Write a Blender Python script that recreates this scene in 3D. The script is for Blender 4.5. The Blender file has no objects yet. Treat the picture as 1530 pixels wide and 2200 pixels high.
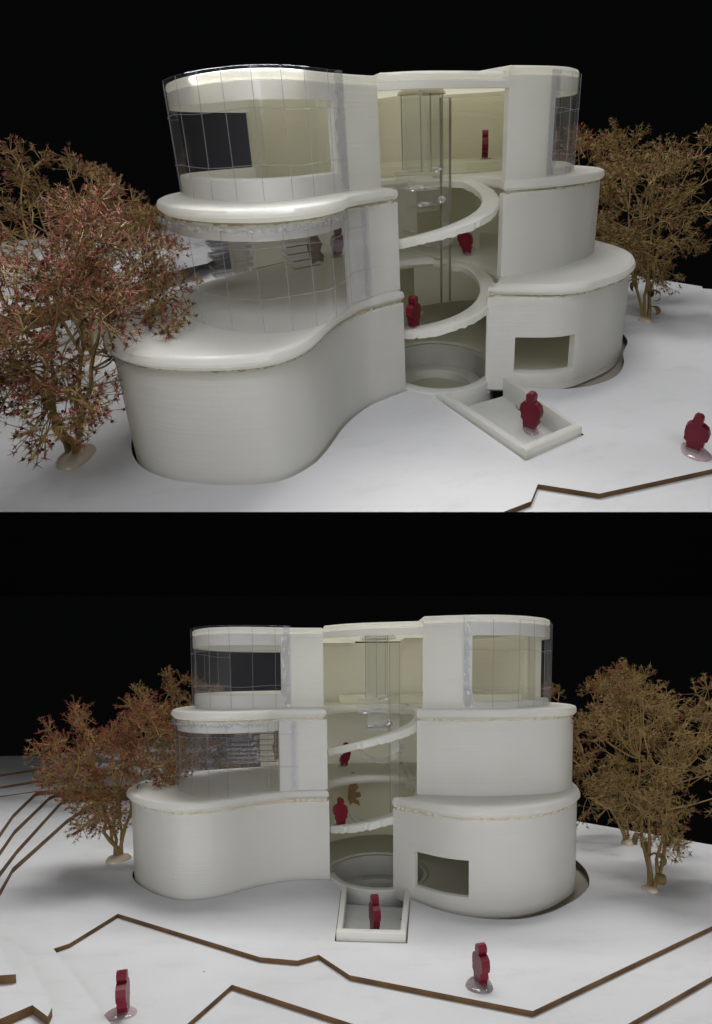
import bpy, bmesh, math, random
import numpy as np
from mathutils import Matrix, Vector
from mathutils.geometry import delaunay_2d_cdt

# ------------------------------------------------------------------ camera
scene = bpy.context.scene
scene.unit_settings.scale_length = 0.15          # one unit is about 15 cm: these are table-top card and print models
F_PX, H_PX = 1500.0, 2200.0
CAM_R = np.array([[0.999942, 0.0004, -0.010771], [0.010778, -0.037095, 0.999254], [0.0, 0.999312, 0.037097]])
cd = bpy.data.cameras.new('camera')
cam = bpy.data.objects.new('camera', cd)
scene.collection.objects.link(cam)
cd.sensor_fit = 'VERTICAL'
cd.sensor_height = 36.0
cd.lens = 36.0 * F_PX / H_PX
cd.shift_y = 300.0 / H_PX
cd.clip_start = 0.05
cd.clip_end = 200.0
mw = Matrix.Identity(4)
for r in range(3):
    mw[r][0] = CAM_R[0][r]; mw[r][1] = CAM_R[1][r]; mw[r][2] = -CAM_R[2][r]
cam.matrix_world = mw
scene.camera = cam

# ------------------------------------------------------------------ world and lamps (a dark room with ceiling lamps and added fill lights)
world = bpy.data.worlds.new('World')
scene.world = world
world.use_nodes = True
bg = world.node_tree.nodes['Background']
bg.inputs[0].default_value = (0.9, 0.95, 1.0, 1)
bg.inputs[1].default_value = 0.0016

def area_lamp(name, loc, target, sx, sy, power, colour, spread=180):
    ld = bpy.data.lights.new(name, 'AREA')
    ld.shape = 'RECTANGLE'; ld.size = sx; ld.size_y = sy
    ld.energy = power; ld.color = colour; ld.spread = math.radians(spread)
    o = bpy.data.objects.new(name, ld)
    scene.collection.objects.link(o)
    o.location = loc
    d = Vector(target) - Vector(loc)
    o.rotation_euler = d.to_track_quat('-Z', 'Y').to_euler()
    return o
area_lamp('overhead_light', (0.2, 4.45, 4.4), (-0.1, 2.0, -0.76), 4.4, 0.5, 32, (1.0, 0.985, 0.95), 84)
area_lamp('overhead_light', (0.4, 5.6, 13.0), (0.4, 6.5, 3.6), 7.0, 2.5, 520, (1.0, 0.985, 0.95))
area_lamp('overhead_light', (0.0, 1.0, 9.5), (0.0, 3.0, 0), 12.0, 8.0, 150, (0.97, 0.985, 1.0))  # broad overhead fill, added to raise the ambient level
area_lamp('front_fill', (0.6, -7.0, 1.0), (0.1, 5.0, 1.2), 9.0, 4.0, 400, (0.99, 0.985, 1.0))  # unseen soft fill added in front to brighten the walls
area_lamp('front_fill', (-1.0, -2.0, 3.2), (0.4, 6.4, 3.6), 3.0, 2.0, 17, (0.99, 0.985, 1.0), 60)  # second added fill, aimed at the upper display only

vs = scene.view_settings
vs.view_transform = 'Standard'; vs.look = 'None'; vs.exposure = 0.2; vs.gamma = 1.0
vs.use_curve_mapping = False
scene.cycles.max_bounces = 12
scene.cycles.transparent_max_bounces = 24
scene.cycles.transmission_bounces = 10
scene.cycles.caustics_refractive = False
scene.cycles.caustics_reflective = False
try:
    scene.cycles.use_denoising = True
except Exception:
    pass

# ------------------------------------------------------------------ the two displays
CTR = np.array([0.0, 2.3, 0.0])
class Display: pass
lower = Display(); lower.k = 1.0; lower.word = 'lower'
lower.A = np.array([[0.740667, 0.000203, 0.001807], [0.000203, 1.052629, -0.09526], [0, 0, 0.747832]])
lower.C = np.array([0.00338, -0.374985, 0.765225]); lower.M = np.eye(3)
upper = Display(); upper.k = 3.2; upper.word = 'upper'
upper.A = np.array([[0.830744, 0.236171, 0.014822], [0.236171, 1.058524, 0.062773], [0, 0, 0.567575]])
upper.C = np.array([-1.322542, 0.540254, 0.604523])
upper.M = np.array([[0.85771, -0.513614, -0.02311], [0.389575, 0.678589, -0.622694], [0.335507, 0.525088, 0.782124]])
D = None                                          # the display being built

def site_point(b):
    return D.k * (D.M @ (D.A @ (np.array(b, float) - CTR) + CTR - D.C))

def thing(name, base, label=None, cat=None, group=None, kind=None):
    o = bpy.data.objects.new(name, None)
    scene.collection.objects.link(o)
    o.empty_display_size = 0.05
    m = Matrix([[*D.M[r], 0] for r in range(3)] + [[0, 0, 0, 1]])
    m.translation = Vector(site_point(base))
    o.matrix_world = m
    if label: o['label'] = label
    if cat: o['category'] = cat
    if group: o['group'] = group
    if kind: o['kind'] = kind
    o['base'] = [float(c) for c in base]
    return o

def root_of(o):
    while o.parent: o = o.parent
    return o

def part(name, vf, mat, parent, smooth=35, label=None, kind=None, mats=None, fmat=None, cols=None):
    v, f = vf
    b = np.array(root_of(parent)['base'])
    v = (np.asarray(v, float) - b) @ (D.k * D.A).T
    me = bpy.data.meshes.new(name)
    me.from_pydata(v.tolist(), [], [list(map(int, q)) for q in f])
    for m in (mats or [mat]): me.materials.append(m)
    if fmat is not None:
        me.polygons.foreach_set('material_index', np.asarray(fmat, dtype=np.int32))
    if cols is not None:
        a = me.color_attributes.new('tint', 'FLOAT_COLOR', 'POINT')
        a.data.foreach_set('color', np.asarray(cols, dtype=np.float32).ravel())
    if smooth:
        me.shade_smooth(); me.set_sharp_from_angle(angle=math.radians(smooth))
    me.validate(); me.update()
    o = bpy.data.objects.new(name, me)
    scene.collection.objects.link(o)
    o.parent = parent
    if label: o['label'] = label
    if kind: o['kind'] = kind
    return o

# ------------------------------------------------------------------ materials
def new_mat(name):
    m = bpy.data.materials.new(name); m.use_nodes = True
    nt = m.node_tree
    return m, nt, nt.nodes['Principled BSDF']
def node(nt, t, **kw):
    n = nt.nodes.new(t)
    for k, val in kw.items(): setattr(n, k, val)
    return n
def mapped(nt, scale, coord='Object'):
    tc = node(nt, 'ShaderNodeTexCoord'); mp = node(nt, 'ShaderNodeMapping')
    mp.inputs['Scale'].default_value = scale
    nt.links.new(tc.outputs[coord], mp.inputs['Vector'])
    return mp.outputs[0]
def ramp2(nt, fac, c0, c1, p0=0.0, p1=1.0):
    r = node(nt, 'ShaderNodeValToRGB')
    r.color_ramp.elements[0].position = p0; r.color_ramp.elements[0].color = (*c0, 1)
    r.color_ramp.elements[1].position = p1; r.color_ramp.elements[1].color = (*c1, 1)
    nt.links.new(fac, r.inputs[0]); return r.outputs[0]

def printed(name, c0, c1, k, rough=0.42, sss=0.0, trans=0.36, warm=(0.95, 0.94, 0.86)):
    """white printed plastic: stacked layer lines, slight blotches"""
    m, nt, b = new_mat(name)
    n1 = node(nt, 'ShaderNodeTexNoise'); n1.inputs['Scale'].default_value = 1.0; n1.inputs['Detail'].default_value = 4
    nt.links.new(mapped(nt, (5 / k, 5 / k, 9 / k)), n1.inputs['Vector'])
    nt.links.new(ramp2(nt, n1.outputs['Fac'], c0, c1, 0.3, 0.7), b.inputs['Base Color'])
    n2 = node(nt, 'ShaderNodeTexNoise'); n2.inputs['Scale'].default_value = 1.0; n2.inputs['Detail'].default_value = 2
    nt.links.new(mapped(nt, (2.5 / k, 2.5 / k, 190 / k)), n2.inputs['Vector'])
    n3 = node(nt, 'ShaderNodeTexNoise'); n3.inputs['Scale'].default_value = 60 / k; n3.inputs['Detail'].default_value = 3
    nt.links.new(mapped(nt, (1, 1, 1)), n3.inputs['Vector'])
    mix = node(nt, 'ShaderNodeMath', operation='MULTIPLY_ADD')
    nt.links.new(n2.outputs['Fac'], mix.inputs[0]); mix.inputs[1].default_value = 1.0
    sc = node(nt, 'ShaderNodeMath', operation='MULTIPLY'); sc.inputs[1].default_value = 0.35
    nt.links.new(n3.outputs['Fac'], sc.inputs[0]); nt.links.new(sc.outputs[0], mix.inputs[2])
    bp = node(nt, 'ShaderNodeBump'); bp.inputs['Strength'].default_value = 0.35 if k < 2 else 0.28; bp.inputs['Distance'].default_value = 0.006 * k
    nt.links.new(mix.outputs[0], bp.inputs['Height']); nt.links.new(bp.outputs[0], b.inputs['Normal'])
    b.inputs['Roughness'].default_value = rough
    b.inputs['Specular IOR Level'].default_value = 0.4
    tl = node(nt, 'ShaderNodeBsdfTranslucent'); tl.inputs[0].default_value = (*warm, 1)
    ms = node(nt, 'ShaderNodeMixShader'); ms.inputs[0].default_value = trans
    nt.links.new(b.outputs[0], ms.inputs[1]); nt.links.new(tl.outputs[0], ms.inputs[2])
    nt.links.new(ms.outputs[0], nt.nodes['Material Output'].inputs[0])
    if sss:
        b.inputs['Subsurface Weight'].default_value = sss
        b.inputs['Subsurface Radius'].default_value = (0.05 * k, 0.04 * k, 0.02 * k)
        b.inputs['Subsurface Scale'].default_value = 1.0
    return m

def board_mat(name, k):
    m, nt, b = new_mat(name)
    n1 = node(nt, 'ShaderNodeTexNoise'); n1.inputs['Scale'].default_value = 1.6 / k; n1.inputs['Detail'].default_value = 5
    nt.links.new(mapped(nt, (1, 1, 1)), n1.inputs['Vector'])
    base = ramp2(nt, n1.outputs['Fac'], (0.635, 0.64, 0.66), (0.725, 0.73, 0.755), 0.3, 0.7)
    v = node(nt, 'ShaderNodeTexVoronoi'); v.inputs['Scale'].default_value = 7.0 / k
    nt.links.new(mapped(nt, (1, 1, 1)), v.inputs['Vector'])
    lt = node(nt, 'ShaderNodeMath', operation='LESS_THAN'); lt.inputs[1].default_value = 0.028
    nt.links.new(v.outputs['Distance'], lt.inputs[0])
    g = node(nt, 'ShaderNodeSeparateColor'); nt.links.new(v.outputs['Color'], g.inputs[0])
    lt2 = node(nt, 'ShaderNodeMath', operation='LESS_THAN'); lt2.inputs[1].default_value = 0.22
    nt.links.new(g.outputs[0], lt2.inputs[0])
    mul = node(nt, 'ShaderNodeMath', operation='MULTIPLY')
    nt.links.new(lt.outputs[0], mul.inputs[0]); nt.links.new(lt2.outputs[0], mul.inputs[1])
    sm = node(nt, 'ShaderNodeTexNoise'); sm.inputs['Scale'].default_value = 5.5 / k; sm.inputs['Detail'].default_value = 8; sm.inputs['Roughness'].default_value = 0.7
    nt.links.new(mapped(nt, (1, 1.8, 1)), sm.inputs['Vector'])
    smr = ramp2(nt, sm.outputs['Fac'], (1, 1, 1), (0.86, 0.86, 0.85), 0.52, 0.80)
    mm = node(nt, 'ShaderNodeMix', data_type='RGBA', blend_type='MULTIPLY'); mm.inputs[0].default_value = 1.0
    nt.links.new(base, mm.inputs[6]); nt.links.new(smr, mm.inputs[7]); base = mm.outputs[2]
    mx = node(nt, 'ShaderNodeMix', data_type='RGBA')
    nt.links.new(mul.outputs[0], mx.inputs[0]); nt.links.new(base, mx.inputs[6]); mx.inputs[7].default_value = (0.30, 0.29, 0.28, 1)
    nt.links.new(mx.outputs[2], b.inputs['Base Color'])
    n3 = node(nt, 'ShaderNodeTexNoise'); n3.inputs['Scale'].default_value = 45 / k; n3.inputs['Detail'].default_value = 4
    nt.links.new(mapped(nt, (1, 1, 1)), n3.inputs['Vector'])
    bp = node(nt, 'ShaderNodeBump'); bp.inputs['Strength'].default_value = 0.12; bp.inputs['Distance'].default_value = 0.004 * k
    nt.links.new(n3.outputs['Fac'], bp.inputs['Height']); nt.links.new(bp.outputs[0], b.inputs['Normal'])
    b.inputs['Roughness'].default_value = 0.6
    b.inputs['Specular IOR Level'].default_value = 0.25
    return m

def plain(name, c0, c1, scale, rough, k=1.0, spec=0.4, stretch=(1, 1, 1)):
    m, nt, b = new_mat(name)
    n1 = node(nt, 'ShaderNodeTexNoise'); n1.inputs['Scale'].default_value = scale / k; n1.inputs['Detail'].default_value = 4
    nt.links.new(mapped(nt, stretch), n1.inputs['Vector'])
    nt.links.new(ramp2(nt, n1.outputs['Fac'], c0, c1, 0.3, 0.7), b.inputs['Base Color'])
    b.inputs['Roughness'].default_value = rough
    b.inputs['Specular IOR Level'].default_value = spec
    return m

def clear_sheet(name, tint, gloss, rough=0.06, haze=0.0):
    """thin clear plastic: light passes straight through, with a sheen at grazing angles"""
    m = bpy.data.materials.new(name); m.use_nodes = True
    nt = m.node_tree; nt.nodes.clear()
    out = node(nt, 'ShaderNodeOutputMaterial'); tr = node(nt, 'ShaderNodeBsdfTransparent'); gl = node(nt, 'ShaderNodeBsdfGlossy')
    tr.inputs[0].default_value = (*tint, 1); gl.inputs['Roughness'].default_value = rough
    gl.inputs[0].default_value = (0.9, 0.92, 1.0, 1)
    lw = node(nt, 'ShaderNodeLayerWeight'); lw.inputs[0].default_value = 0.5
    pw = node(nt, 'ShaderNodeMath', operation='POWER'); pw.inputs[1].default_value = 5.0
    nt.links.new(lw.outputs['Facing'], pw.inputs[0])
    mu = node(nt, 'ShaderNodeMath', operation='MULTIPLY_ADD'); mu.inputs[1].default_value = 0.75 * gloss; mu.inputs[2].default_value = 0.035 * gloss; mu.use_clamp = True
    nt.links.new(pw.outputs[0], mu.inputs[0])
    mx = node(nt, 'ShaderNodeMixShader')
    nt.links.new(mu.outputs[0], mx.inputs[0]); nt.links.new(tr.outputs[0], mx.inputs[1]); nt.links.new(gl.outputs[0], mx.inputs[2])
    last = mx.outputs[0]
    if haze:
        df = node(nt, 'ShaderNodeBsdfDiffuse'); df.inputs[0].default_value = (0.75, 0.75, 0.80, 1)
        m2 = node(nt, 'ShaderNodeMixShader'); m2.inputs[0].default_value = haze
        nt.links.new(last, m2.inputs[1]); nt.links.new(df.outputs[0], m2.inputs[2]); last = m2.outputs[0]
    nt.links.new(last, out.inputs[0])
    return m

def tinted(name, rough):
    m, nt, b = new_mat(name)
    a = node(nt, 'ShaderNodeAttribute', attribute_name='tint')
    nt.links.new(a.outputs['Color'], b.inputs['Base Color'])
    b.inputs['Roughness'].default_value = rough
    b.inputs['Specular IOR Level'].default_value = 0.25
    return m

def red_acrylic(name):
    m, nt, b = new_mat(name)
    n1 = node(nt, 'ShaderNodeTexNoise'); n1.inputs['Scale'].default_value = 8
    nt.links.new(mapped(nt, (1, 1, 1)), n1.inputs['Vector'])
    nt.links.new(ramp2(nt, n1.outputs['Fac'], (0.17, 0.008, 0.022), (0.26, 0.012, 0.036), 0.3, 0.7), b.inputs['Base Color'])
    b.inputs['Roughness'].default_value = 0.38
    b.inputs['Specular IOR Level'].default_value = 0.3
    b.inputs['IOR'].default_value = 1.49
    b.inputs['Transmission Weight'].default_value = 0.25
    return m

def make_materials(k):
    M = {}
    M['white'] = printed('white_printed_plastic', (0.93, 0.935, 0.93), (0.965, 0.968, 0.965), k, trans=0.48)
    M['roof'] = printed('thin_roof_plastic', (0.91, 0.91, 0.89), (0.95, 0.95, 0.935), k, trans=0.58)
    M['warm_tint'] = printed('glow_tinted_plastic', (0.85, 0.835, 0.715), (0.91, 0.895, 0.79), k, trans=0.55)  # same white plastic; yellow of light through it painted into base colour
    M['board'] = board_mat('white_card', k)
    M['burnt'] = plain('burnt_card_edge', (0.10, 0.055, 0.025), (0.19, 0.11, 0.05), 14, 0.7, k, 0.2)
    M['film'] = clear_sheet('clear_film', (0.985, 0.985, 0.992), 0.42, 0.10, 0.022)
    M['line'] = plain('etched_film_line', (0.28, 0.28, 0.31), (0.38, 0.38, 0.42), 9, 0.3, k, 0.6)
    M['seam'] = clear_sheet('dried_glue', (0.95, 0.95, 0.96), 1.6, 0.18, 0.10)
    M['glue'] = plain('yellowed_glue', (0.55, 0.49, 0.36), (0.66, 0.60, 0.46), 10, 0.2, k, 0.6)
    M['blob'] = plain('cream_glue_blob', (0.50, 0.43, 0.33), (0.60, 0.53, 0.42), 6, 0.12, k, 0.6)
    M['pinkglue'] = clear_sheet('pinkish_clear_glue', (0.86, 0.66, 0.66), 2.0, 0.08, 0.22)
    M['acrylic'] = clear_sheet('clear_acrylic', (0.975, 0.975, 0.95), 1.5, 0.06, 0.06)
    M['edge'] = plain('acrylic_cut_edge', (0.22, 0.20, 0.13), (0.32, 0.29, 0.19), 9, 0.3, k, 0.6)
    M['bead'] = clear_sheet('glossy_glue_bead', (0.96, 0.96, 0.93), 7.0, 0.16, 0.16)
    M['burntacrylic'] = plain('scorched_acrylic', (0.11, 0.06, 0.018), (0.27, 0.15, 0.045), 9, 0.35, k, 0.5)
    M['red'] = red_acrylic('red_acrylic')
    M['stem'] = tinted('dried_stem', 0.6)
    M['floret'] = tinted('dried_floret', 0.65)
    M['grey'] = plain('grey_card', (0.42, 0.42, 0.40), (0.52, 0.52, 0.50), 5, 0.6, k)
    return M

# ------------------------------------------------------------------ geometry helpers
def spline(ctrl, n=10, closed=False):
    """Catmull-Rom through control points; returns points and the control index of each"""
    P = np.asarray(ctrl, float); m = len(P); out = []; us = []
    rng = range(m if closed else m - 1)
    for i in rng:
        p1, p2 = P[i], P[(i + 1) % m]
        p0 = P[(i - 1) % m] if (closed or i > 0) else 2 * p1 - p2
        p3 = P[(i + 2) % m] if (closed or i + 2 < m) else 2 * p2 - p1
        for s in range(n):
            t = s / n
            out.append(0.5 * (2 * p1 + (p2 - p0) * t + (2 * p0 - 5 * p1 + 4 * p2 - p3) * t * t + (3 * p1 - p0 - 3 * p2 + p3) * t ** 3)); us.append(i + t)
    if not closed: out.append(P[-1]); us.append(m - 1.0)
    return np.array(out), np.array(us)

def normals(P, closed=False):
    if closed: T = np.roll(P, -1, 0) - np.roll(P, 1, 0)
    else: T = np.gradient(P, axis=0)
    T /= np.linalg.norm(T, axis=1)[:, None] + 1e-12
    return np.stack([T[:, 1], -T[:, 0]], 1)          # right-hand side of travel

def wall_mesh(P, z0, z1, th, side=1, wob=0.0, rnd=None):
    """a standing band along P; its inner face lies th to the left (side=1) of the travel direction"""
    P = np.asarray(P, float); n = len(P); Nn = normals(P) * side
    z0 = np.broadcast_to(z0, n); z1 = np.broadcast_to(z1, n)
    I = P - Nn * th
    e = min(0.005, 0.2 * th)
    v = []
    for i in range(n):
        o, q = P[i], I[i]; d = (q - o) / th * e
        v += [(*o, z0[i]), (*o, z1[i] - e), (*(o + d), z1[i]), (*q, z1[i]), (*q, z0[i])]
    f = []
    for i in range(n - 1):
        a, b = 5 * i, 5 * i + 5
        for j in range(5):
            q = [a + j, b + j, b + (j + 1) % 5, a + (j + 1) % 5]
            f.append(q if side == 1 else q[::-1])
    f.append([0, 1, 2, 3, 4] if side == 1 else [4, 3, 2, 1, 0])
    l = 5 * (n - 1)
    f.append([l + j for j in ((4, 3, 2, 1, 0) if side == 1 else (0, 1, 2, 3, 4))])
    return v, f

def join(*ms):
    V, F = [], []
    for v, f in ms:
        o = len(V); V += [tuple(p) for p in v]; F += [[i + o for i in q] for q in f]
    return V, F

def slab_mesh(P, z0, z1, r=0.012):
    P = np.asarray(P, float)
    keep = [0]
    for i in range(1, len(P)):                        # drop points that crowd the one before or the first
        if np.linalg.norm(P[i] - P[keep[-1]]) > .004 and (i < len(P) * .6 or np.linalg.norm(P[i] - P[0]) > .012): keep.append(i)
    P = P[keep]
    a = 0.5 * np.sum(P[:, 0] * np.roll(P[:, 1], -1) - np.roll(P[:, 0], -1) * P[:, 1])
    if a < 0: P = P[::-1]
    n = len(P); N = normals(P, True)
    prof = [(r * 0.7, z0), (0, z0 + r * 0.8), (0, z1 - r), (r * 0.3, z1 - r * 0.3), (r, z1)]
    v = []
    for d, z in prof: v += [(*(p - q * d), z) for p, q in zip(P, N)]
    f = []
    for k in range(len(prof) - 1):
        for i in range(n):
            j = (i + 1) % n
            f.append([k * n + i, k * n + j, (k + 1) * n + j, (k + 1) * n + i])
    for ring, flip in ((0, True), (len(prof) - 1, False)):
        R = [Vector(v[ring * n + i][:2]) for i in range(n)]
        vv, _, ff, ov, _, _ = delaunay_2d_cdt(R, [(i, (i + 1) % n) for i in range(n)], [], 0, 1e-6)
        poly = [tuple(p) for p in R]; base = len(v)
        v += [(p.x, p.y, v[ring * n][2]) for p in vv]
        for q in ff:
            c = (sum(vv[i].x for i in q) / len(q), sum(vv[i].y for i in q) / len(q))
            if inside(c, poly):
                a0, b0, c0 = (vv[i] for i in q[:3])
                ccw = (b0.x - a0.x) * (c0.y - a0.y) - (b0.y - a0.y) * (c0.x - a0.x) > 0
                t = [base + i for i in q]
                f.append(t if ccw != flip else t[::-1])
    return v, f

def inside(p, poly):
    x, y = p; c = False; n = len(poly); j = n - 1
    for i in range(n):
        xi, yi = poly[i]; xj, yj = poly[j]
        if (yi > y) != (yj > y) and x < (xj - xi) * (y - yi) / (yj - yi) + xi: c = not c
        j = i
    return c

CUT = {'upper': [(-1.577 - .9 * 1.741, 2.4355 + .9 * 1.168), (.164 + 2.2 * 1.741, 1.268 - 2.2 * 1.168), (.164 + 2.2 * 1.741 - 6, 1.268 - 2.2 * 1.168 - 3), (-1.577 - .9 * 1.741 - 6, 2.4355 + .9 * 1.168 - 3)]}   # the upper board is sawn off along its front

def plate(outer, holes, z1, th):
    """a card sheet with cut-outs; face material 0 is the white skin, 1 the cut edge"""
    holes = list(holes) + ([CUT[D.word]] if D.word in CUT else [])
    loops = [np.asarray(outer, float)] + [np.asarray(h, float) for h in holes]
    pts, edges = [], []
    for L in loops:
        o = len(pts); n = len(L)
        pts += [Vector((float(p[0]), float(p[1]))) for p in L]
        edges += [(o + i, o + (i + 1) % n) for i in range(n)]
    vv, ee, ff, _, _, _ = delaunay_2d_cdt(pts, edges, [], 0, 1e-6)
    V = [(p.x, p.y, z1) for p in vv]; F = []; fm = []
    out = [tuple(p) for p in loops[0]]; hs = [[tuple(p) for p in L] for L in loops[1:]]
    for q in ff:
        c = (sum(vv[i].x for i in q) / len(q), sum(vv[i].y for i in q) / len(q))
        if inside(c, out) and not any(inside(c, h) for h in hs):
            a, b, c2 = (vv[i] for i in q[:3])
            ccw = (b.x - a.x) * (c2.y - a.y) - (b.y - a.y) * (c2.x - a.x) > 0
            F.append(list(q) if ccw else list(q)[::-1]); fm.append(0)
    top = len(F)
    o = len(V); V += [(x, y, z1 - th) for x, y, _ in V]
    cnt = {}
    for q in F[:top]:
        for i in range(len(q)):
            a, b = q[i], q[(i + 1) % len(q)]
            cnt[(a, b)] = cnt.get((a, b), 0) + 1
    for (a, b) in list(cnt):
        if (b, a) not in cnt:
            F.append([a, a + o, b + o, b]); fm.append(1)
    for q in F[:top]:
        F.append([i + o for i in q][::-1]); fm.append(1)
    return (V, F), fm

def tube(pts, rad, n=5, cap=True):
    P = np.asarray(pts, float); m = len(P); rad = np.broadcast_to(rad, m)
    T = np.gradient(P, axis=0); T /= np.linalg.norm(T, axis=1)[:, None] + 1e-12
    ref = np.array([0, 0, 1.0]) if abs(T[0][2]) < 0.9 else np.array([1.0, 0, 0])
    v = []
    for i in range(m):
        a = np.cross(T[i], ref); a /= np.linalg.norm(a) + 1e-12; b = np.cross(T[i], a)
        for j in range(n):
            t = 2 * math.pi * j / n
            v.append(tuple(P[i] + rad[i] * (a * math.cos(t) + b * math.sin(t))))
    f = []
    for i in range(m - 1):
        for j in range(n):
            k = (j + 1) % n
            f.append([i * n + j, i * n + k, (i + 1) * n + k, (i + 1) * n + j])
    if cap: f.append(list(range(n))[::-1]); f.append([(m - 1) * n + j for j in range(n)])
    return v, f

def box(c, s, rz=0.0):
    ca, sa = math.cos(rz), math.sin(rz); v = []
    for dz in (-.5, .5):
        for dx, dy in ((-.5, -.5), (.5, -.5), (.5, .5), (-.5, .5)):
            x, y = dx * s[0], dy * s[1]
            v.append((c[0] + x * ca - y * sa, c[1] + x * sa + y * ca, c[2] + dz * s[2]))
    return v, [[3, 2, 1, 0], [4, 5, 6, 7], [0, 1, 5, 4], [1, 2, 6, 5], [2, 3, 7, 6], [3, 0, 4, 7]]

def blob(c, rx, ry, h, rnd, n=22, wob=0.12):
    ph = rnd.uniform(0, 6.28); v = []; f = []
    prof = [(1.0, 0.0), (1.0, 0.22), (0.93, 0.5), (0.78, 0.76), (0.5, 0.94), (0.2, 1.0)]
    for r, z in prof:
        for j in range(n):
            a = 2 * math.pi * j / n
            w = 1 + wob * math.sin(2 * a + ph) + 0.5 * wob * math.sin(3 * a + 2 * ph)
            v.append((c[0] + rx * r * w * math.cos(a), c[1] + ry * r * w * math.sin(a), c[2] + h * z))
    m = len(prof)
    for k in range(m - 1):
        for j in range(n):
            i = (j + 1) % n; f.append([k * n + j, k * n + i, (k + 1) * n + i, (k + 1) * n + j])
    f.append([(m - 1) * n + j for j in range(n)]); f.append(list(range(n))[::-1])
    return v, f

# ------------------------------------------------------------------ plan of the house (both displays hold a model of the same house)
W1L = [(-.142, 2.315), (-.25, 2.313), (-.355, 2.302), (-.49, 2.245), (-.62, 2.15), (-.70, 2.108), (-.80, 2.098), (-.90, 2.14), (-1.0, 2.21), (-1.10, 2.305), (-1.17, 2.42), (-1.19, 2.55), (-1.16, 2.68), (-1.08, 2.79), (-.95, 2.88), (-.75, 2.96), (-.4, 3.05), (0, 3.12), (.3, 3.13)]
W1R = [(.172, 2.157), (.265, 2.085), (.38, 2.0), (.48, 1.962), (.60, 1.952), (.735, 1.972), (.85, 2.02), (.95, 2.09), (1.06, 2.2), (1.12, 2.32), (1.15, 2.46), (1.14, 2.62), (1.07, 2.8), (.92, 2.97), (.7, 3.08), (.3, 3.13)]
W2L = [(-.149, 2.324), (-.25, 2.322), (-.385, 2.295), (-.46, 2.24), (-.56, 2.19), (-.66, 2.185), (-.76, 2.22), (-.86, 2.32), (-.925, 2.46), (-.945, 2.6), (-.93, 2.75), (-.87, 2.88), (-.76, 2.97), (-.5, 3.06), (0, 3.12), (.3, 3.13)]
W2R = [(.291, 2.198), (.42, 2.166), (.61, 2.145), (.78, 2.16), (.9, 2.185), (1.0, 2.235), (1.08, 2.33), (1.12, 2.46), (1.12, 2.62), (1.05, 2.8), (.9, 2.97), (.7, 3.08), (.3, 3.13)]
W3L = [(-.169, 2.404), (-.27, 2.39), (-.38, 2.365), (-.5, 2.325), (-.6, 2.31), (-.71, 2.345), (-.80, 2.45), (-.85, 2.6), (-.855, 2.75), (-.82, 2.88), (-.72, 2.98), (-.46, 3.06), (0, 3.12), (.3, 3.13)]
W3R = [(.322, 2.217), (.43, 2.19), (.55, 2.175), (.65, 2.18), (.76, 2.215), (.86, 2.28), (.94, 2.36), (.985, 2.46), (.99, 2.58), (.95, 2.75), (.85, 2.92), (.68, 3.06), (.3, 3.13)]
AC = np.array([.11, 2.41]); AR = .27               # atrium centre and radius
def arc(a0, a1, n=24, r=AR, c=AC):
    a = np.radians(np.linspace(a0, a1, n)); return np.stack([c[0] + r * np.cos(a), c[1] + r * np.sin(a)], 1)
def swell(ctrl):
    """the two prints differ a little: how far each room's far end is pushed out (dx, dy), by display"""
    if D is None: return ctrl
    table = {'upper': ((W1R, .065, -.05), (W3R, -.03, .012), (W3L, .04, 0), (W2L, .02, 0)),
             'lower': ((W1L, -.025, 0), (W2L, -.03, 0), (W3L, -.06, 0), (W2R, .02, 0), (W3R, .04, 0))}
    for c, dx, dy in table[D.word]:
        if c is ctrl:
            out = []
            for x, y in ctrl:
                t = max(0.0, min(1.0, ((x - .6) if x > 0 else (-x - .45)) / .4)) * max(0.0, min(1.0, (2.95 - y) / .5))
                out.append((x + dx * t, y + dy * t))
            return out
    return ctrl
def sub(ctrl, u0, u1, off=0.0, n=10, side=1):
    P, u = spline(swell(ctrl), n); N = normals(P) * side
    P = P + N * off
    k = (u >= u0 - 1e-9) & (u <= u1 + 1e-9)
    return P[k]
Z = dict(a1=.403, c1=.414, b1=.46, a2=.817, c2=.827, b2=.871, a3=1.287)
# travelling from the left corner outwards the outside lies on the left hand; from the right corner, on the right hand
LS, RS = -1, 1

def slab_loop(ctrl, side, off, a_in, a_out, bulge=None):
    P, u = spline(swell(ctrl), 8); N = normals(P) * side
    o = np.full(len(P), off) if bulge is None else np.interp(u, *bulge)
    P = P + N * o[:, None]
    P[-1, 0] = .3 + (.0006 if side == RS else -.0006)
    A = arc(a_in, a_out, 20)
    return np.vstack([P, A])

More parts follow.
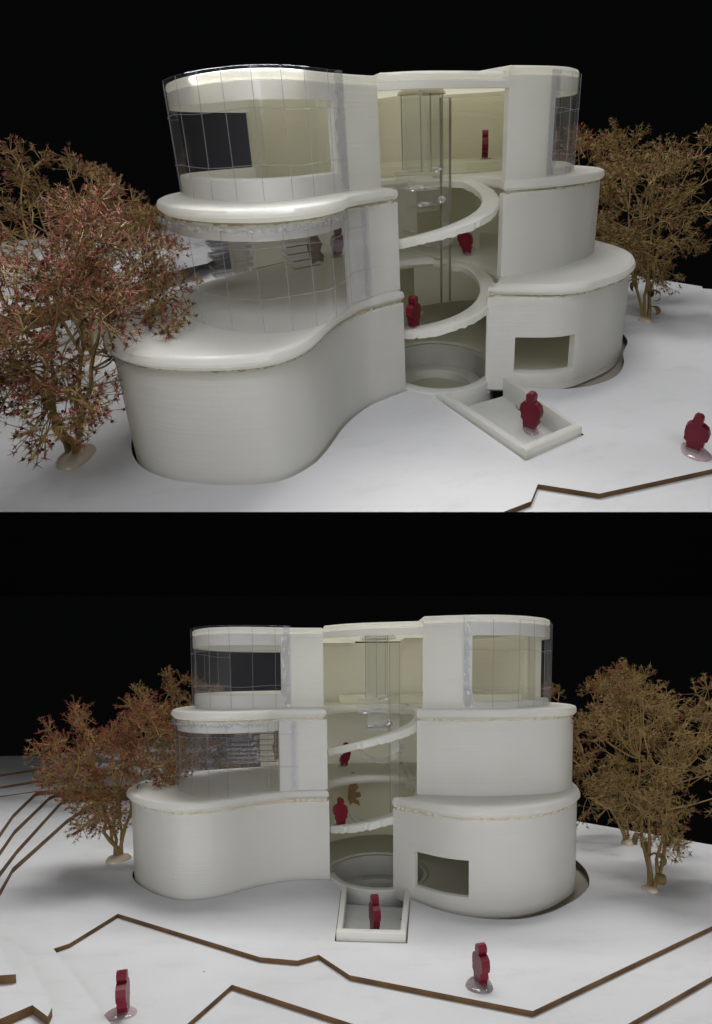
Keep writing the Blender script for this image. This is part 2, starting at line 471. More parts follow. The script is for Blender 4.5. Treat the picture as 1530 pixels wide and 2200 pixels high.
def build_house(rnd, M):
    h = thing('house_model', (0.1, 2.5, 0), 'white printed three storey house model with curved stepped wings in the %s picture half' % D.word, 'house model')
    W = M['white']; CR = M['warm_tint']; TH = .03
    def wl(name, ctrl, u0, u1, z0, z1, side, mat=W, th=TH, off=0.0, label=None):
        return part(name, wall_mesh(sub(ctrl, u0, u1, off, side=side), z0, z1, th, side), mat, h, label=label)
    nL1, nR1, nL2, nR2, nL3, nR3 = (len(c) - 1 for c in (W1L, W1R, W2L, W2R, W3L, W3R))
    # ground storey
    wl('storey_wall', W1L, 0, 13, -.03, Z['a1'], LS)
    wl('rear_wall', W1L, 13, nL1, -.03, Z['a1'], LS, CR)
    P0 = sub(W1R, 0, 1.0, side=RS)
    def at(ctrl, u):
        P, us = spline(ctrl, 10); return np.array([np.interp(u, us, P[:, 0]), np.interp(u, us, P[:, 1])])
    part('storey_wall', join(wall_mesh(sub(W1R, 0, 1.0), -.03, Z['a1'], TH), wall_mesh(sub(W1R, 1.0, 3.1), -.03, .055, TH), wall_mesh(sub(W1R, 1.0, 3.1), .222, Z['a1'], TH),
                             wall_mesh(sub(W1R, 3.1, 12), -.03, Z['a1'], TH)), W, h, label='round ground storey wall with an oblong window opening')
    wl('rear_wall', W1R, 12, nR1, -.03, Z['a1'], RS, CR)
    # floors
    part('ground_floor', slab_mesh(slab_loop(W1L, LS, -.02, 45, 196), -.05, .004, .004), CR, h)
    part('ground_floor', slab_mesh(slab_loop(W1R, RS, -.02, 45, -74), -.05, .004, .004), CR, h)
    part('floor_slab', slab_mesh(slab_loop(W1L, LS, .02, 45, 198, ([0, 2, 3, 5, 8, 11, 14, 18], [.006, .006, .012, .026, .03, .018, .015, .0])), Z['c1'], Z['b1'], .02), W, h)
    part('floor_slab', slab_mesh(slab_loop(W1R, RS, .03, 45, -76, ([0, 1, 3, 6, 9, 12, 15], [.004, .012, .028, .02, .014, .014, 0])), Z['c1'], Z['b1'], .02), W, h)
    part('floor_slab', slab_mesh(slab_loop(W2L, LS, .04, 45, 198, ([0, 1, 3, 5, 8, 11, 15], [.005, .014, .034, .036, .026, .02, .0])), Z['c2'], Z['b2'], .02), W, h)
    part('floor_slab', slab_mesh(slab_loop(W2R, RS, .02, 45, -50, ([0, 1, 3, 6, 9, 12], [.004, .010, .016, .014, .014, 0])), Z['c2'], Z['b2'], .014), W, h)
    # yellowed glue squeezed out under the slabs
    for ctrl, side, z0, z1, u1 in ((W1L, LS, .396, .4155, 12), (W1R, RS, .398, .4155, 10), (W2L, LS, .812, .829, 9), (W2R, RS, .813, .829, 8)):
        P = sub(ctrl, 0.02, u1, -.007, side=side); n = len(P)
        P = P + normals(P) * side * np.array([rnd.uniform(-.004, .007) for _ in range(n)])[:, None]
        part('glue_line', wall_mesh(P, z0, z1, .012, side), M['glue'], h)
    # middle storey
    wl('storey_wall', W2L, 0, 2.05, Z['b1'], Z['a2'], LS)
    wl('header_band', W2L, 2.05, 12.6, .765, Z['a2'], LS)
    wl('rear_wall', W2L, 12.6, nL2, Z['b1'], Z['a2'], LS, CR)
    wl('storey_wall', W2R, 0, 9, Z['b1'], Z['a2'], RS)
    wl('rear_wall', W2R, 9, nR2, Z['b1'], Z['a2'], RS, CR)
    # top storey; the three roofs stand at slightly different heights
    ZL, ZA, ZR = 1.248, 1.258, 1.276
    wl('storey_wall', W3L, 0, 2.0, Z['b2'], ZL, LS)
    wl('header_band', W3L, 2.0, 11, 1.19, ZL, LS)
    wl('sill_band', W3L, 2.0, 11, Z['b2'], .945, LS)
    wl('rear_wall', W3L, 11, nL3, Z['b2'], ZL, LS, CR)
    wl('storey_wall', W3R, 0, 2.0, Z['b2'], ZR, RS)
    wl('header_band', W3R, 2.0, 7.9, 1.215, ZR, RS)
    wl('sill_band', W3R, 2.0, 7.9, Z['b2'], .905, RS)
    wl('rear_wall', W3R, 7.9, nR3, Z['b2'], ZR, RS, CR)
    # cross walls between wings and atrium, warm interior glow painted into their colour
    part('inner_wall', wall_mesh(np.array([(-.40, 3.03), (-.30, 2.86), (-.27, 2.70)]), Z['b2'], ZL, .025), CR, h)
    part('inner_wall', wall_mesh(np.array([(.52, 3.09), (.55, 2.85), (.56, 2.62)]), Z['b1'] + .0005, Z['a2'], .025), CR, h)
    part('inner_wall', wall_mesh(np.array([(.58, 3.07), (.70, 2.95), (.84, 2.78), (.955, 2.62)]), Z['b2'] + .0005, ZL, .025), CR, h)
    part('inner_wall', wall_mesh(arc(62, 168, 30, .50, AC + np.array([.06, .12])), .0045, Z['a1'], .025), CR, h)
    part('raised_floor', slab_mesh(np.array([(.20, 2.72), (.45, 2.58), (.80, 2.56), (.93, 2.60), (.86, 2.88), (.66, 3.03), (.24, 3.09), (-.05, 3.07), (-.1, 2.75)]), Z['b2'] + .0005, .922, .006), CR, h)
    # roof with its beam across the atrium
    PL = sub(W3L, 0, nL3 - 1, 0.001, 8, LS); PR = sub(W3R, 0, nR3, 0.001, 8, RS)
    front = spline([(-.166, 2.402), (-.05, 2.315), (.1, 2.268), (.2, 2.25), (.319, 2.226)], 8)[0]
    part('roof', slab_mesh(PL, ZL, ZL + .032, .012), M['roof'], h)
    part('roof', slab_mesh(np.vstack([front, [(.30, 3.13), (.004, 3.118)]]), ZA, ZA + .032, .012), M['roof'], h)
    part('roof', slab_mesh(np.vstack([PR[:-1], [(.303, 3.131)]]), ZR, ZR + .034, .012), M['roof'], h)
    part('roof_beam', wall_mesh(spline([(-.169, 2.404), (-.05, 2.315), (.1, 2.265), (.2, 2.245), (.322, 2.217)], 8)[0], 1.228, ZA + .0005, .03), W, h)
    # spiral ramp with a ribbed printed underside
    for a0, a1, zc in ((176, 395, Z['b1'] - .012), (536, 800, Z['b2'] - .02)):
        V = []; F = []; n = 80
        for i in range(n):
            deg = a0 + (a1 - a0) * i / (n - 1); a = math.radians(deg)
            zz = min(.265 + (deg - 198) / 360 * .395, zc)
            j = rnd.uniform(-.004, .004); ro = .264 + rnd.uniform(-.003, .003)
            for r, q in ((.196, zz - .028 + j), (.193, zz), (.200, zz + .006), (ro - .006, zz + .006), (ro, zz - .001), (ro - .003, zz - .03 + j)):
                V.append((AC[0] + r * math.cos(a), AC[1] + r * math.sin(a), q))
        for i in range(n - 1):
            for j in range(6):
                k = (j + 1) % 6; F.append([6 * i + j, 6 * i + k, 6 * i + 6 + k, 6 * i + 6 + j])
        F.append([5, 4, 3, 2, 1, 0]); F.append([6 * (n - 1) + j for j in range(6)])
        part('ramp_flight', (V, [q[::-1] for q in F]), W, h, smooth=30)
    # sunken well under the atrium and the sunken court before it
    ring = arc(0, 360, 49, .262)
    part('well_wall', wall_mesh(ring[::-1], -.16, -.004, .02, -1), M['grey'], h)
    part('well_rim', wall_mesh(arc(190, 292, 30, .268), -.11, .012, .034), W, h)
    part('well_floor', slab_mesh(arc(0, 352.5, 48, .25), -.19, -.16, .004), CR, h)
    part('well_ledge', wall_mesh(arc(0, 359.9, 60, .24, AC + np.array([.0, .0])), -.16, -.115, .07), W, h)
    FL, FR, BR, BL = (-.085, 1.722), (.186, 1.702), (.246, 2.10), (-.075, 2.15)
    dz = -.055
    part('court_floor', slab_mesh(np.array([FL, FR, BR, BL]), dz - .02, dz, .002), W, h, smooth=0)
    def cw(a, b, z0=dz, z1=.014):
        return wall_mesh(np.array([a, ((a[0] + b[0]) / 2, (a[1] + b[1]) / 2), b]), z0, z1, .022)
    for a, b, zt in ((BL, FL, .034), (FL, FR, .037), (FR, BR, .035)):
        part('court_wall', cw(a, b, dz, zt), W, h, smooth=0)
    # clear films wrapped round the open rooms, with scored grid lines
    def film(ctrl, side, u0, u1, z0, z1, off, us, zs, bright, label):
        P = sub(ctrl, u0, u1, off, 12, side); n = len(P)
        f = part('film', wall_mesh(P, z0, z1, .003, side), M['film'], h, label=label)
        full, uu = spline(swell(ctrl), 12); full = full + normals(full) * side * (off + .0012)
        for u in us:
            x, y = np.interp(u, uu, full[:, 0]), np.interp(u, uu, full[:, 1])
            lean = rnd.uniform(-.004, .004)
            part('scored_line', tube([(x, y, z0 + .002), (x + lean, y, z1 - .002)], .0008, 4), M['line'], f, smooth=0)
        k = (uu >= u0) & (uu <= u1)
        for z in zs:
            Q = [(p[0], p[1], z + .004 * math.sin(3 * i / n * 6.28)) for i, p in enumerate(full[k])]
            part('scored_line', tube(Q, .0008, 4), M['line'], f, smooth=0)
        return f
    film(W3L, LS, 1.55, 9.6,   .874, 1.287, .010, (2.25, 3.1, 4.0, 4.85, 5.6, 6.35, 7.1, 8.0, 8.9), (.985, 1.16), 1, 'clear film with scored grid wrapped round the top left room')
    film(W2L, LS, 1.3, 10.2, .462, .812, .010, (2.3, 2.75, 3.6, 4.45, 5.3, 6.1, 6.9, 7.8, 8.8, 9.6), (.58, .745), 1, 'clear film with scored grid wrapped round the middle left room')
    film(W3R, RS, 1.65, 7.8, .874, 1.292, .010, (2.9, 4.0, 4.8, 5.5, 6.2, 6.9), (.96, 1.145), 1, 'clear film with scored grid wrapped round the top right room')
    # smeared glue at the film ends
    def seam(ctrl, side, u0, u1, z0, z1, amp, cols=9):
        P = sub(ctrl, u0, u1, .0145, 14, side); n = len(P); N = normals(P) * side
        V = []; F = []; rows = 34; walk = 0.0
        for r in range(rows):
            z = z0 + (z1 - z0) * r / (rows - 1)
            walk = max(-.35, min(.35, walk * .88 + rnd.uniform(-.13, .13)))
            e0 = .42 + walk * amp
            for c in range(cols):
                t = c / (cols - 1) * max(.25, min(1, e0 + .35))
                q = t * (n - 1); i = min(int(q), n - 2); fr = q - i
                p = P[i] * (1 - fr) + P[i + 1] * fr
                d = rnd.uniform(-.0012, .0025) * amp
                V.append((p[0] + N[i][0] * d, p[1] + N[i][1] * d, z))
        for r in range(rows - 1):
            for c in range(cols - 1):
                a = r * cols + c; F.append([a, a + 1, a + cols + 1, a + cols])
        m = len(V); b = np.array([(*-N[min(int((i % cols) / (cols - 1) * (n - 1)), n - 1)], 0) for i in range(m)]) * .003
        V2 = [tuple(np.array(V[i]) + b[i]) for i in range(m)]
        F2 = [[i + m for i in q[::-1]] for q in F]
        part('glue_seam', (V + V2, F + F2), M['seam'], h, smooth=80)
    seam(W3L, LS, 1.62, 2.12, .88, 1.286, 1)
    seam(W2L, LS, 1.4, 1.65, .47, .81, .5)
    seam(W3R, RS, 1.6, 2.1, .88, 1.295, 1)
    # crinkled glue bead under the upper left slab edge
    P = sub(W2L, 3.0, 9.8, .022, 14, LS)
    Q = [(p[0] + rnd.uniform(-.006, .006), p[1] + rnd.uniform(-.006, .006), .806 + rnd.uniform(-.009, .006)) for p in P]
    part('glue_seam', tube(Q, [rnd.uniform(.003, .008) for _ in Q], 7), M['seam'], h, smooth=80)
    return h

# ------------------------------------------------------------------ the site board
def build_site(M):
    g = thing('ground', (0, 2.3, 0), kind='structure')
    T = .0185
    circ = arc(0, 352.5, 48, .268)
    court = np.array([(-.091, 1.716), (.192, 1.696), (.253, 2.13), (.16, 2.30), (-.05, 2.30), (-.081, 2.17)])
    inL = np.vstack([sub(W1L, 0, 18, .010, 6, LS), arc(45, 196, 16, .25)])
    hr = spline([(.172, 2.13), (.245, 2.072), (.355, 1.968), (.466, 1.905), (.58, 1.876), (.70, 1.878), (.82, 1.922), (.92, 1.985), (1.04, 2.085) if D.word == 'lower' else (1.075, 2.055), (1.13, 2.19) if D.word == 'lower' else (1.165, 2.165), (1.19, 2.32) if D.word == 'lower' else (1.225, 2.31), (1.22, 2.46), (1.21, 2.64), (1.13, 2.84), (.97, 3.03), (.72, 3.14), (.3, 3.18)], 6)[0]
    inR = np.vstack([hr, arc(45, -74, 16, .25)])
    groove = [(-.74, 1.26), (-1.175, 1.683), (-1.135, 1.72), (-1.062, 1.962), (-.363, 1.610), (-.221, 1.586), (-.146, 1.622), (-.029, 1.494), (.537, 1.301), (1.468, 1.809), (2.6, 2.42)]
    edge_r = [(2.32, 2.27), (2.22, 2.5), (2.17, 2.73), (1.48, 3.33), (.6, 4.1), (-.3, 4.9), (-1.6, 5.6)]
    outer = [(-.60, 1.1)] + groove[:-1] + [(2.28, 2.25)] + edge_r[1:] + [(-4.6, 5.6), (-4.6, .6), (-.60, .6)]
    v, fm = plate(outer, [circ, court, inL, inR], 0, T)
    part('contour_layer', v, None, g, smooth=0, mats=[M['board'], M['burnt']], fmat=fm, label='main white card layer the house is set into')
    # lower layers in front
    low1 = [(-.80, .62), (-.80, 1.27), (-1.20, 1.70), (-1.09, 2.02), (-.36, 1.66), (-.21, 1.64), (-.13, 1.67), (0, 1.56), (.53, 1.37), (1.44, 1.87), (2.24, 2.32), (2.5, 2.0), (1.25, 1.506), (.797, 1.258), (.60, 1.1), (.25, 1.02), (-.001, 1.272), (-.435, 1.478), (-.527, 1.279), (-.70, .9)]
    v, fm = plate(low1, [], -T - .0005, T)
    part('contour_layer', v, None, g, smooth=0, mats=[M['board'], M['burnt']], fmat=fm)
    low2 = [(-.9, .55), (-.56, 1.30), (-.45, 1.54), (.02, 1.33), (.27, 1.10), (.58, 1.16), (.78, 1.32), (1.24, 1.57), (2.5, 2.1), (2.7, .5)]
    v, fm = plate(low2, [], -2 * T - .001, T)
    part('contour_layer', v, None, g, smooth=0, mats=[M['board'], M['burnt']], fmat=fm)
    # hill layers to the left and behind
    hills = [
        (1, [(-2.099, 3.34), (-1.856, 2.432), (-1.697, 2.104), (-1.499, 1.836), (-1.209, 1.582), (-.941, 1.298), (-.928, 1.257), (-1.009, 1.31), (-1.065, 1.249), (-1.4, .62), (-4.58, .62), (-4.58, 5.58), (-2.45, 5.58)]),
        (2, [(-2.385, 3.743), (-1.969, 2.631), (-1.814, 2.267), (-1.55, 1.86), (-1.326, 1.607), (-1.136, 1.422), (-1.185, 1.416), (-1.7, 1.30), (-2.2, .64), (-4.56, .64), (-4.56, 5.56), (-2.5, 5.56)]),
        (3, [(-2.505, 3.792), (-2.17, 2.901), (-1.961, 2.469), (-2.05, 1.9), (-2.7, .66), (-4.54, .66), (-4.54, 5.54), (-2.6, 5.54)]),
        (4, [(-2.669, 3.912), (-2.365, 3.173), (-2.116, 2.683), (-2.3, 2.0), (-3.0, .68), (-4.52, .68), (-4.52, 5.52), (-2.7, 5.52)])]
    for k, pl in hills:
        v, fm = plate(pl, [], k * .0304, .030)
        part('contour_layer', v, None, g, smooth=0, mats=[M['board'], M['burnt']], fmat=fm)
    tiers = [(.13, [(-4.5, 2.45), (-2.824, 3.651), (-2.64, 3.819), (-2.425, 3.912), (-1.92, 4.014), (-1.62, 4.19), (-.9, 4.35), (-.4, 4.95), (-1.7, 5.5), (-4.5, 5.5)], .128),
             (.151, [(-4.48, 2.2), (-3.009, 3.905), (-2.767, 4.24), (-2.2, 4.5), (-1.7, 4.7), (-1.8, 5.48), (-4.48, 5.48)], .0205),
             (.172, [(-4.46, 2.9), (-3.314, 4.322), (-3.063, 4.716), (-2.6, 5.0), (-2.3, 5.46), (-4.46, 5.46)], .0205)]
    for q in range(3):                                # the hill climbs behind the house
        d = q * .28
        tiers.append((.196 + q * .056, [(-3.4 + d, 5.44), (-2.75 + d * .6, 4.86 + d * .55), (-2.1 + d * .3, 4.52 + d * .8), (-1.2, 4.42 + d), (-.4 - d * .1, 4.62 + d), (-.1 - d * .3, 5.0 + d * .5), (-.7, 5.6), (-2.0, 5.9), (-3.0, 5.75)], .0555 if q else .066))
    for z, pl, th in tiers:
        v, fm = plate(pl, [], z, th)
        if z > .18: fm = [0] * len(fm)               # these rear sheets have pale edges
        part('contour_layer', v, None, g, smooth=0, mats=[M['board'], M['burnt']], fmat=fm)
    # ring of card seen in the gap round the right wing
    v, fm = plate(np.vstack([sub(W1R, 1, 15, .12, 6, RS), arc(45, -38, 16, .29)]), [], -.05, .01)
    part('plinth_ring', v, None, g, smooth=0, mats=[M['warm_tint'], M['burnt']], fmat=fm)
    return g

# ------------------------------------------------------------------ red acrylic people
SIL = [(-.016, 0), (-.020, .022), (-.026, .028), (-.024, .045), (-.033, .052), (-.036, .070), (-.032, .092), (-.020, .101), (-.012, .104), (-.014, .112), (-.013, .127), (-.006, .135), (.005, .135), (.012, .128), (.014, .114), (.010, .104), (.022, .099), (.031, .088), (.033, .066), (.029, .052), (.030, .040), (.022, .030), (.019, .008), (.018, 0), (.004, 0), (.002, .014), (-.003, .014), (-.004, 0)]
def person(M, rnd, base, heading, label, scale=1.0, glue=(.045, .04, .012), group=None, tilt=0.0):
    t = thing('person_cutout', base, label, 'person figure', group)
    hd = math.radians(heading); w = np.array([math.sin(hd), math.cos(hd), 0]); nrm = np.array([math.cos(hd), -math.sin(hd), 0])
    n = len(SIL); th = .015
    V = []
    j = [rnd.uniform(-.0015, .0015) for _ in SIL]
    for s in (-1, 1):
        for i, (x, z) in enumerate(SIL):
            p = np.array(base) + w * ((x + j[i]) * scale + tilt * z) + nrm * s * th + np.array([0, 0, z * scale + .002])
            V.append(tuple(p))
    F = [list(range(n)), [n + i for i in range(n)][::-1]]
    for i in range(n): k = (i + 1) % n; F.append([i, n + i, n + k, k])
    part('body', (V, F), M['red'], t, smooth=0)
    if glue:
        part('glue_blob', blob((base[0] - .006, base[1] - .008, base[2]), glue[0], glue[1], glue[2], rnd), M['pinkglue'], t, smooth=80)
    return t

# ------------------------------------------------------------------ dried-flower trees
def tree(M, seed, base, crown_c, crown_r, label, n_tip=46, reds=.6, stems=5, leaves=0, blobr=.05, zmin=.12, group=None):
    rnd = random.Random(seed); rs = np.random.RandomState(seed)
    t = thing('dried_flower_tree', base, label, 'tree', group)
    b = np.array(base, float); c = np.array(crown_c, float); r = np.array(crown_r, float)
    SV, SF, SC = [], [], []
    def add_stem(pts, rad, n=5):
        v, f = tube(pts, rad, n); o = len(SV); SV.extend(v); SF.extend([[i + o for i in q] for q in f])
        k = rnd.uniform(.8, 1.2); SC.extend([(.28 * k, .185 * k, .07 * k, 1)] * len(v))
    CV, CF, CC = [], [], []
    def spike(p, d, L, w, col):
        a = np.cross(d, (0.3, 0.5, 0.8)); a /= np.linalg.norm(a) + 1e-9; q = np.cross(d, a); o = len(CV)
        for k in range(3):
            an = 2.094 * k; CV.append(tuple(p + w * (a * math.cos(an) + q * math.sin(an))))
        CV.append(tuple(p + d * L)); CF.extend([[o, o + 1, o + 3], [o + 1, o + 2, o + 3], [o + 2, o, o + 3]]); CC.extend([col] * 3 + [tuple(min(1, x * 1.25) for x in col[:3]) + (1,)])
    def star(p, up):
        red = rnd.random() < reds * (0.55 + 0.6 * (p[2] - c[2]) / (r[2] + 1e-6) * .5 + .25)
        k = rnd.uniform(.65, 1.25)
        col = (.255 * k, .078 * k, .048 * k, 1) if red else (.26 * k, .18 * k, .064 * k, 1)
        m = rnd.randint(6, 9)
        for _ in range(m):
            d = rs.normal(size=3) + up * .7; d /= np.linalg.norm(d)
            spike(p, d, rnd.uniform(.009, .025), .0019, col)
        if rnd.random() < .35:
            d = rs.normal(size=3) * .003; v, f = blob((p + d), .0045, .0045, .007, rnd, 5, 0)
            o = len(CV); CV.extend(v); CF.extend([[i + o for i in q] for q in f]); CC.extend([(.035, .02, .018, 1)] * len(v))
    # main stems
    roots = []
    for s in range(stems):
        a = 2 * math.pi * (s + rnd.random() * .6) / stems
        d = np.array([math.cos(a) * r[0], math.sin(a) * r[1], 0]) * rnd.uniform(.25, .5)
        end = np.array([c[0], c[1], c[2]]) + d + np.array([0, 0, rnd.uniform(-.3, .1) * r[2]])
        st = b + np.array([rnd.uniform(-.02, .02), rnd.uniform(-.02, .02), 0])
        mid = st * .55 + end * .45 + rs.normal(size=3) * .03; mid[2] = st[2] + (end[2] - st[2]) * .5
        pts = spline([st, mid, end], 6)[0] if False else np.array([(1 - u) ** 2 * st + 2 * u * (1 - u) * mid + u * u * end for u in np.linspace(0, 1, 9)])
        pts[1:-1] += rs.normal(size=(7, 3)) * .006
        add_stem(pts, np.linspace(.0115, .0045, 9) * rnd.uniform(.6, 1.1), 6)
        roots.append(pts)
    for i in range(n_tip):
        while True:
            d = rs.uniform(-1, 1, 3)
            if .25 < np.linalg.norm(d) < 1: break
        tip = c + d * r * np.array([1, 1, 1.0])
        if tip[2] < b[2] + zmin: tip[2] = b[2] + zmin + rnd.uniform(0, .08)
        # nearest main stem point lower than the tip
        best = None
        for pts in roots:
            for k in range(2, 9):
                q = np.linalg.norm((pts[k] - tip) * np.array([1, 1, .8])) + (0.25 if pts[k][2] > tip[2] - .03 else 0)
                if best is None or q < best[0]: best = (q, pts[k])
        p0 = best[1]; mid = (p0 + tip) / 2 + rs.normal(size=3) * .03 + np.array([0, 0, -.02])
        pts = np.array([(1 - u) ** 2 * p0 + 2 * u * (1 - u) * mid + u * u * tip for u in np.linspace(0, 1, 6)])
        add_stem(pts, np.linspace(.0045, .0026, 6), 4)
        out = (tip - c); out /= np.linalg.norm(out) + 1e-9
        for s in range(rnd.randint(4, 6)):
            d2 = out * .6 + rs.normal(size=3) * .6 + np.array([0, 0, .35]); d2 /= np.linalg.norm(d2)
            e2 = tip + d2 * rnd.uniform(.05, .12)
            add_stem(np.array([tip, (tip + e2) / 2 + rs.normal(size=3) * .006, e2]), np.array([.0026, .0022, .0018]), 3)
            for u in range(rnd.randint(10, 15)):
                d3 = d2 * .7 + rs.normal(size=3) * .7 + np.array([0, 0, .2]); d3 /= np.linalg.norm(d3)
                e3 = e2 + d3 * rnd.uniform(.02, .075)
                add_stem(np.array([e2, e3]), np.array([.0015, .0012]), 3)
                star(e3, d3)
    part('trunk', (SV, SF), M['stem'], t, smooth=60, cols=SC)
    part('crown', (CV, CF), M['floret'], t, smooth=0, cols=CC)
    for i in range(leaves):
        p = np.array(roots[i % len(roots)][rnd.randint(1, 5)])
        V = []; F = []; n = 14; R = rnd.uniform(.03, .055); wd = rnd.uniform(.012, .022); a2 = rnd.uniform(0, 6.28)
        ux = np.array([math.cos(a2), math.sin(a2), 0]); uy = np.array([-math.sin(a2), math.cos(a2), 0])
        for k in range(n):
            s = k / (n - 1); an = s * 4.6; rr = R * (1 - .45 * s); w = wd * math.sin(math.pi * min(.97, s + .03)) ** .6
            q = p - ux * R + ux * rr * math.cos(an) + np.array([0, 0, 1]) * rr * math.sin(an)
            V += [tuple(q - uy * w), tuple(q + np.array([0, 0, .002]) + uy * 0), tuple(q + uy * w)]
        for k in range(n - 1):
            for j in (0, 1): F.append([3 * k + j, 3 * k + j + 1, 3 * k + 4 + j, 3 * k + 3 + j])
        part('curled_leaf', (V, F), M['stem'], t, smooth=80, cols=[(.16, .115, .05, 1)] * len(V))
    if blobr:
        part('glue_blob', blob((b[0], b[1] - .01, b[2]), blobr, blobr * .95, blobr * .55, rnd), M['blob'], t, smooth=80)
    return t

# ------------------------------------------------------------------ clear acrylic pieces inside
def acrylic_things(M, rnd):
    w = D.word
    t = thing('acrylic_shaft', (.10, 2.52, .75), 'clear acrylic shaft with a stepped foot hanging in the atrium of the %s model' % w, 'acrylic shaft')
    for c, s in (((.055, 2.49, 1.08), (.010, .13, .33)), ((.165, 2.50, 1.08), (.010, .13, .33)), ((.11, 2.555, 1.08), (.10, .010, .33)), ((.11, 2.44, 1.08), (.10, .008, .33))):
        part('shaft_panel', box(c, s), M['acrylic'], t, smooth=0)
    for x, y in ((.052, 2.43), (.168, 2.43), (.052, 2.56), (.108, 2.435)):
        part('panel_edge', box((x, y, 1.08), (.0028, .0028, .33)), M['edge'], t, smooth=0)
    part('glue_bead', blob((.15, 2.45, .905), .03, .02, .02, rnd), M['bead'], t, smooth=80)
    part('glue_bead', blob((.17, 2.44, .77), .022, .016, .03, rnd), M['bead'], t, smooth=80)
    part('glue_bead', blob((.075, 2.445, .765), .026, .014, .018, rnd), M['bead'], t, smooth=80)
    part('glue_bead', blob((.04, 2.44, .835), .035, .02, .022, rnd), M['bead'], t, smooth=80)
    for c, s in (((.095, 2.50, .875), (.17, .12, .07)), ((.12, 2.50, .795), (.12, .10, .07)), ((.11, 2.50, .745), (.11, .09, .018))):
        part('foot_block', box(c, s), M['acrylic'], t, smooth=0)
    part('glue_cap', blob((.12, 2.5, 1.225), .10, .08, .03, rnd), M['glue'] if w == 'upper' else M['seam'], t, smooth=80)
    t = thing('acrylic_strip', (.21, 2.455, .3), 'tall narrow clear acrylic strip standing beside the shaft in the %s atrium' % w, 'acrylic strip')
    part('strip', box((.205, 2.455, .75), (.05, .012, .92)), M['acrylic'], t, smooth=0)
    for dx in (-.0262, .0262):
        part('strip_edge', box((.205 + dx, 2.455, .75), (.0022, .013, .92)), M['edge'], t, smooth=0)
    def bowl(base, R, arcdeg, a0, wdt, name, label):
        t = thing(name, base, label, 'acrylic strip')
        V = []; F = []; n = 16
        for k in range(n):
            an = math.radians(a0 + arcdeg * k / (n - 1))
            x, z = math.cos(an), math.sin(an)
            for rr, yy in ((R, -wdt), (R, wdt), (R - .010, wdt), (R - .010, -wdt)):
                V.append((base[0] + x * rr, base[1] + yy, base[2] + R + z * rr))
        for k in range(n - 1):
            for j in range(4):
                i = (j + 1) % 4; F.append([4 * k + j, 4 * k + i, 4 * k + 4 + i, 4 * k + 4 + j])
        F.append([3, 2, 1, 0]); F.append([4 * (n - 1) + j for j in range(4)])
        part('bent_strip', (V, F), M['acrylic'], t, smooth=40)
    bowl((.13, 2.46, .575), .13, 140, 200, .06, 'acrylic_strip', 'bent clear acrylic strip below the upper ramp turn in the %s model' % w)
    bowl((.06, 2.58, .20), .12, 110, 200, .05, 'acrylic_strip', 'bent clear acrylic strip below the lower ramp turn in the %s model' % w)
    # stacked clear pieces in the middle left room
    t = thing('acrylic_stack', (-.69, 2.8, .5), 'stepped clear acrylic stack hanging in the middle left room of the %s model' % w, 'acrylic stack')
    part('hanger', box((-.69, 2.8, .72), (.10, .05, .10)), M['acrylic'], t, smooth=0)
    for i in range(6):
        part('sheet', box((-.69 + rnd.uniform(-.012, .012), 2.8, .66 - i * .026), (.15 + rnd.uniform(-.02, .02), .09, .016)), M['acrylic'], t, smooth=0)
    t = thing('acrylic_stack', (-.5, 2.53, .55), 'scorched brown edged acrylic stack near the wall end of the middle %s room' % w, 'acrylic stack')
    for i in range(6):
        p = part('sheet', box((-.50 + rnd.uniform(-.01, .01) + .004 * i, 2.53, .735 - i * .030), (.125 + rnd.uniform(-.02, .015), .08, .015), rnd.uniform(-.1, .1)), M['acrylic'], t, smooth=0)
        x = -.50 + .004 * i + rnd.uniform(-.01, .01)
        part('scorched_edge', box((x, 2.488, .728 - i * .030), (.115, .004, .004)), M['burntacrylic'], p, smooth=0)
    pl = [(0, 0), (.02, .012), (.045, .004), (.05, .03), (.036, .05), (.046, .08), (.03, .11), (.036, .14), (.012, .17), (-.006, .15), (-.002, .11), (-.014, .07), (-.004, .035)]
    v = [(-.445 + x, 2.50 - .1 * x + s, .58 + z) for s in (0, .012) for x, z in pl]; n = len(pl)
    f = [list(range(n)), [n + i for i in range(n)][::-1]] + [[i, n + i, n + (i + 1) % n, (i + 1) % n] for i in range(n)]
    part('scorched_piece', (v, [q[::-1] for q in f]), M['burntacrylic'], t, smooth=0)
    # a scorched scrap lower in the atrium
    t = thing('acrylic_scrap', (-.02, 2.75, .30), 'brown scorched scrap with jagged prongs in the lower atrium of the %s model' % w, 'acrylic scrap')
    pl = [(0, 0), (.012, .012), (.045, -.006), (.04, .018), (.018, .03), (.05, .04), (.046, .06), (.022, .062), (.04, .085), (.03, .098), (.062, .12), (.058, .135), (.022, .125), (.022, .155), (.005, .155), (.006, .11), (-.010, .08), (-.012, .03)]
    v = [(-.04 + 1.3 * x, 2.74 + s, .27 + 1.25 * z) for s in (0, .010) for x, z in pl]; n = len(pl)
    f = [list(range(n)), [n + i for i in range(n)][::-1]] + [[i, n + i, n + (i + 1) % n, (i + 1) % n] for i in range(n)]
    part('scrap_plate', (v, [q[::-1] for q in f]), M['burntacrylic'], t, smooth=0)

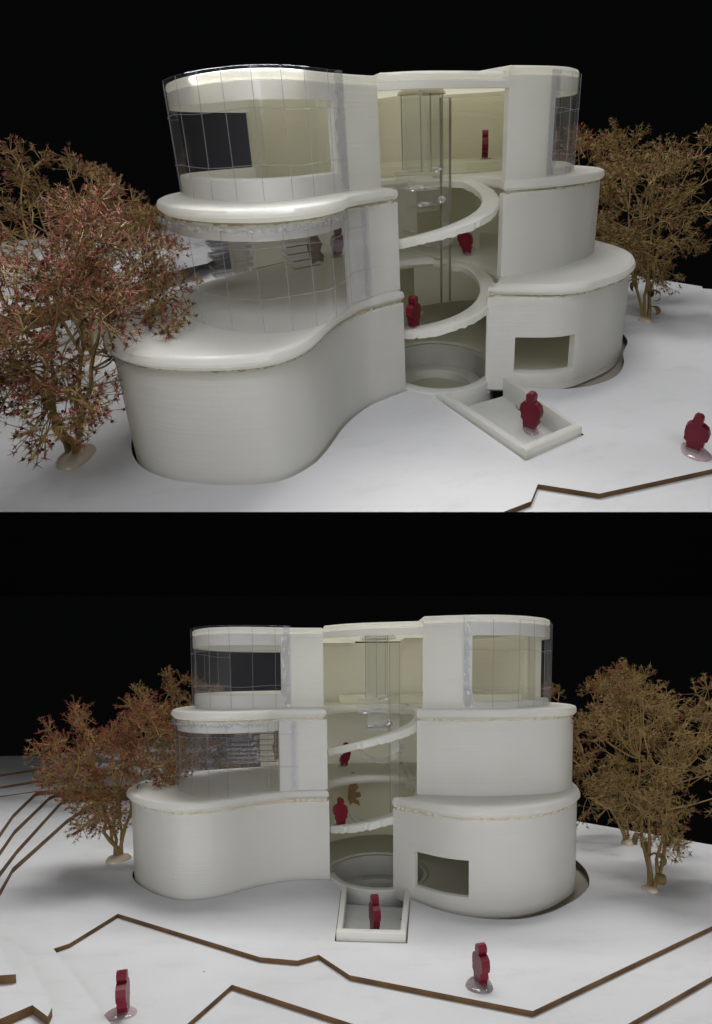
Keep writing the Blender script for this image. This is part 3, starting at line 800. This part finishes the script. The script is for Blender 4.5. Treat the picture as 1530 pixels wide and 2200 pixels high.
# ------------------------------------------------------------------ build both displays
def build(display):
    global D
    D = display
    rnd = random.Random(7 if D.word == 'upper' else 11)
    M = make_materials(D.k)
    w = D.word
    build_site(M)
    build_house(rnd, M)
    acrylic_things(M, rnd)
    grp = 'red people on the %s model' % w
    person(M, rnd, (.072, 1.885, -.053) if w == 'lower' else (.125, 1.875, -.053), -15, 'red acrylic person standing in the sunken court of the %s model' % w, 1.18, (.03, .028, .014), grp)
    person(M, rnd, (.412, 1.44, 0), -15, 'red acrylic person on a glue blob on open card right of the %s court' % w, 1.0, (.05, .045, .013), grp)
    person(M, rnd, (-.084, 2.325, .274), 70, 'red acrylic person on the low end of the %s model ramp by the left wing' % w, 1.05, (.03, .026, .012), grp)
    person(M, rnd, (-.085, 2.98, .461), 75, 'red acrylic person on the middle floor behind the %s ramp' % w, 1.1, (.035, .03, .012), grp, .15)
    person(M, rnd, (.62, 2.66, .461) if w == 'lower' else (.46, 2.58, .461), -40, 'red acrylic person on the middle floor at the right of the %s atrium' % w, 1.1, (.03, .03, .01), grp, .2)
    person(M, rnd, (.52, 2.84, .924) if w == 'lower' else (.70, 2.71, .924), 43, 'red acrylic person on the top floor behind the %s atrium' % w, 1.1, (.03, .03, .01), grp)
    if w == 'lower':
        person(M, rnd, (-.745, 1.345, -.0215), -15, 'red acrylic person on a glue blob at the front left of the lower card', 1.0, (.045, .04, .013), grp)
    tg = 'dried flower trees on the %s board' % w
    tree(M, 21, (-1.372, 2.615, 0), (-1.33, 2.53, .55), (.34, .28, .31), 'bushy red brown dried tree standing left of the %s house on a big glue blob' % w, 48, .85, 5, 0, .062, .30, group=tg)
    tree(M, 22, (-1.30, 3.5, 0), (-1.27, 3.45, .64), (.36, .36, .34), 'dried olive tree behind the bushy left tree of the %s house' % w, 30, .40, 4, 0, .05, group=tg)
    tree(M, 23, (-.95, 3.85, 0), (-.95, 3.85, .38), (.30, .30, .27), 'low dried tree behind the left wing of the %s house' % w, 36, .4, 4, 0, .05, group=tg)
    tree(M, 24, (1.40, 2.15, 0), (1.50, 2.26, .61), (.32, .32, .39), 'tall olive dried tree with curled leaves standing right of the %s house' % w, 42, .14, 4, 7, .035, .1, group=tg)
    tree(M, 25, (1.66, 2.80, 0), (1.52, 2.90, .62), (.36, .34, .40), 'reddish dried tree at the right rear of the %s house' % w, 24, .5, 3, 2, .045, group=tg)

build(lower)
build(upper)

# black fascia board under the front edge of the upper display
def fascia():
    m, nt, b = new_mat('black_cloth')
    n1 = node(nt, 'ShaderNodeTexNoise'); n1.inputs['Scale'].default_value = 30
    nt.links.new(ramp2(nt, n1.outputs['Fac'], (0.0015, 0.0015, 0.0015), (0.003, 0.003, 0.003)), b.inputs['Base Color'])
    b.inputs['Roughness'].default_value = 1.0; b.inputs['Specular IOR Level'].default_value = 0.0
    y = 1.30 * upper.k
    def top(px):
        d = CAM_R.T @ np.array([(px - 765) / F_PX, (1400 - 1100) / F_PX, 1.0]); d *= y / d[1]; return d
    a, c = top(-500), top(2030)
    v = []
    for yy in (0, .02):
        v += [(a[0], y + yy, a[2]), (c[0], y + yy, c[2]), (c[0], y + yy, c[2] - .5), (a[0], y + yy, a[2] - .5)]
    me = bpy.data.meshes.new('backdrop'); me.from_pydata(v, [], [[3, 2, 1, 0], [4, 5, 6, 7], [0, 1, 5, 4], [2, 3, 7, 6], [1, 2, 6, 5], [3, 0, 4, 7]])
    me.materials.append(m)
    o = bpy.data.objects.new('backdrop', me); scene.collection.objects.link(o); o['kind'] = 'structure'
fascia()
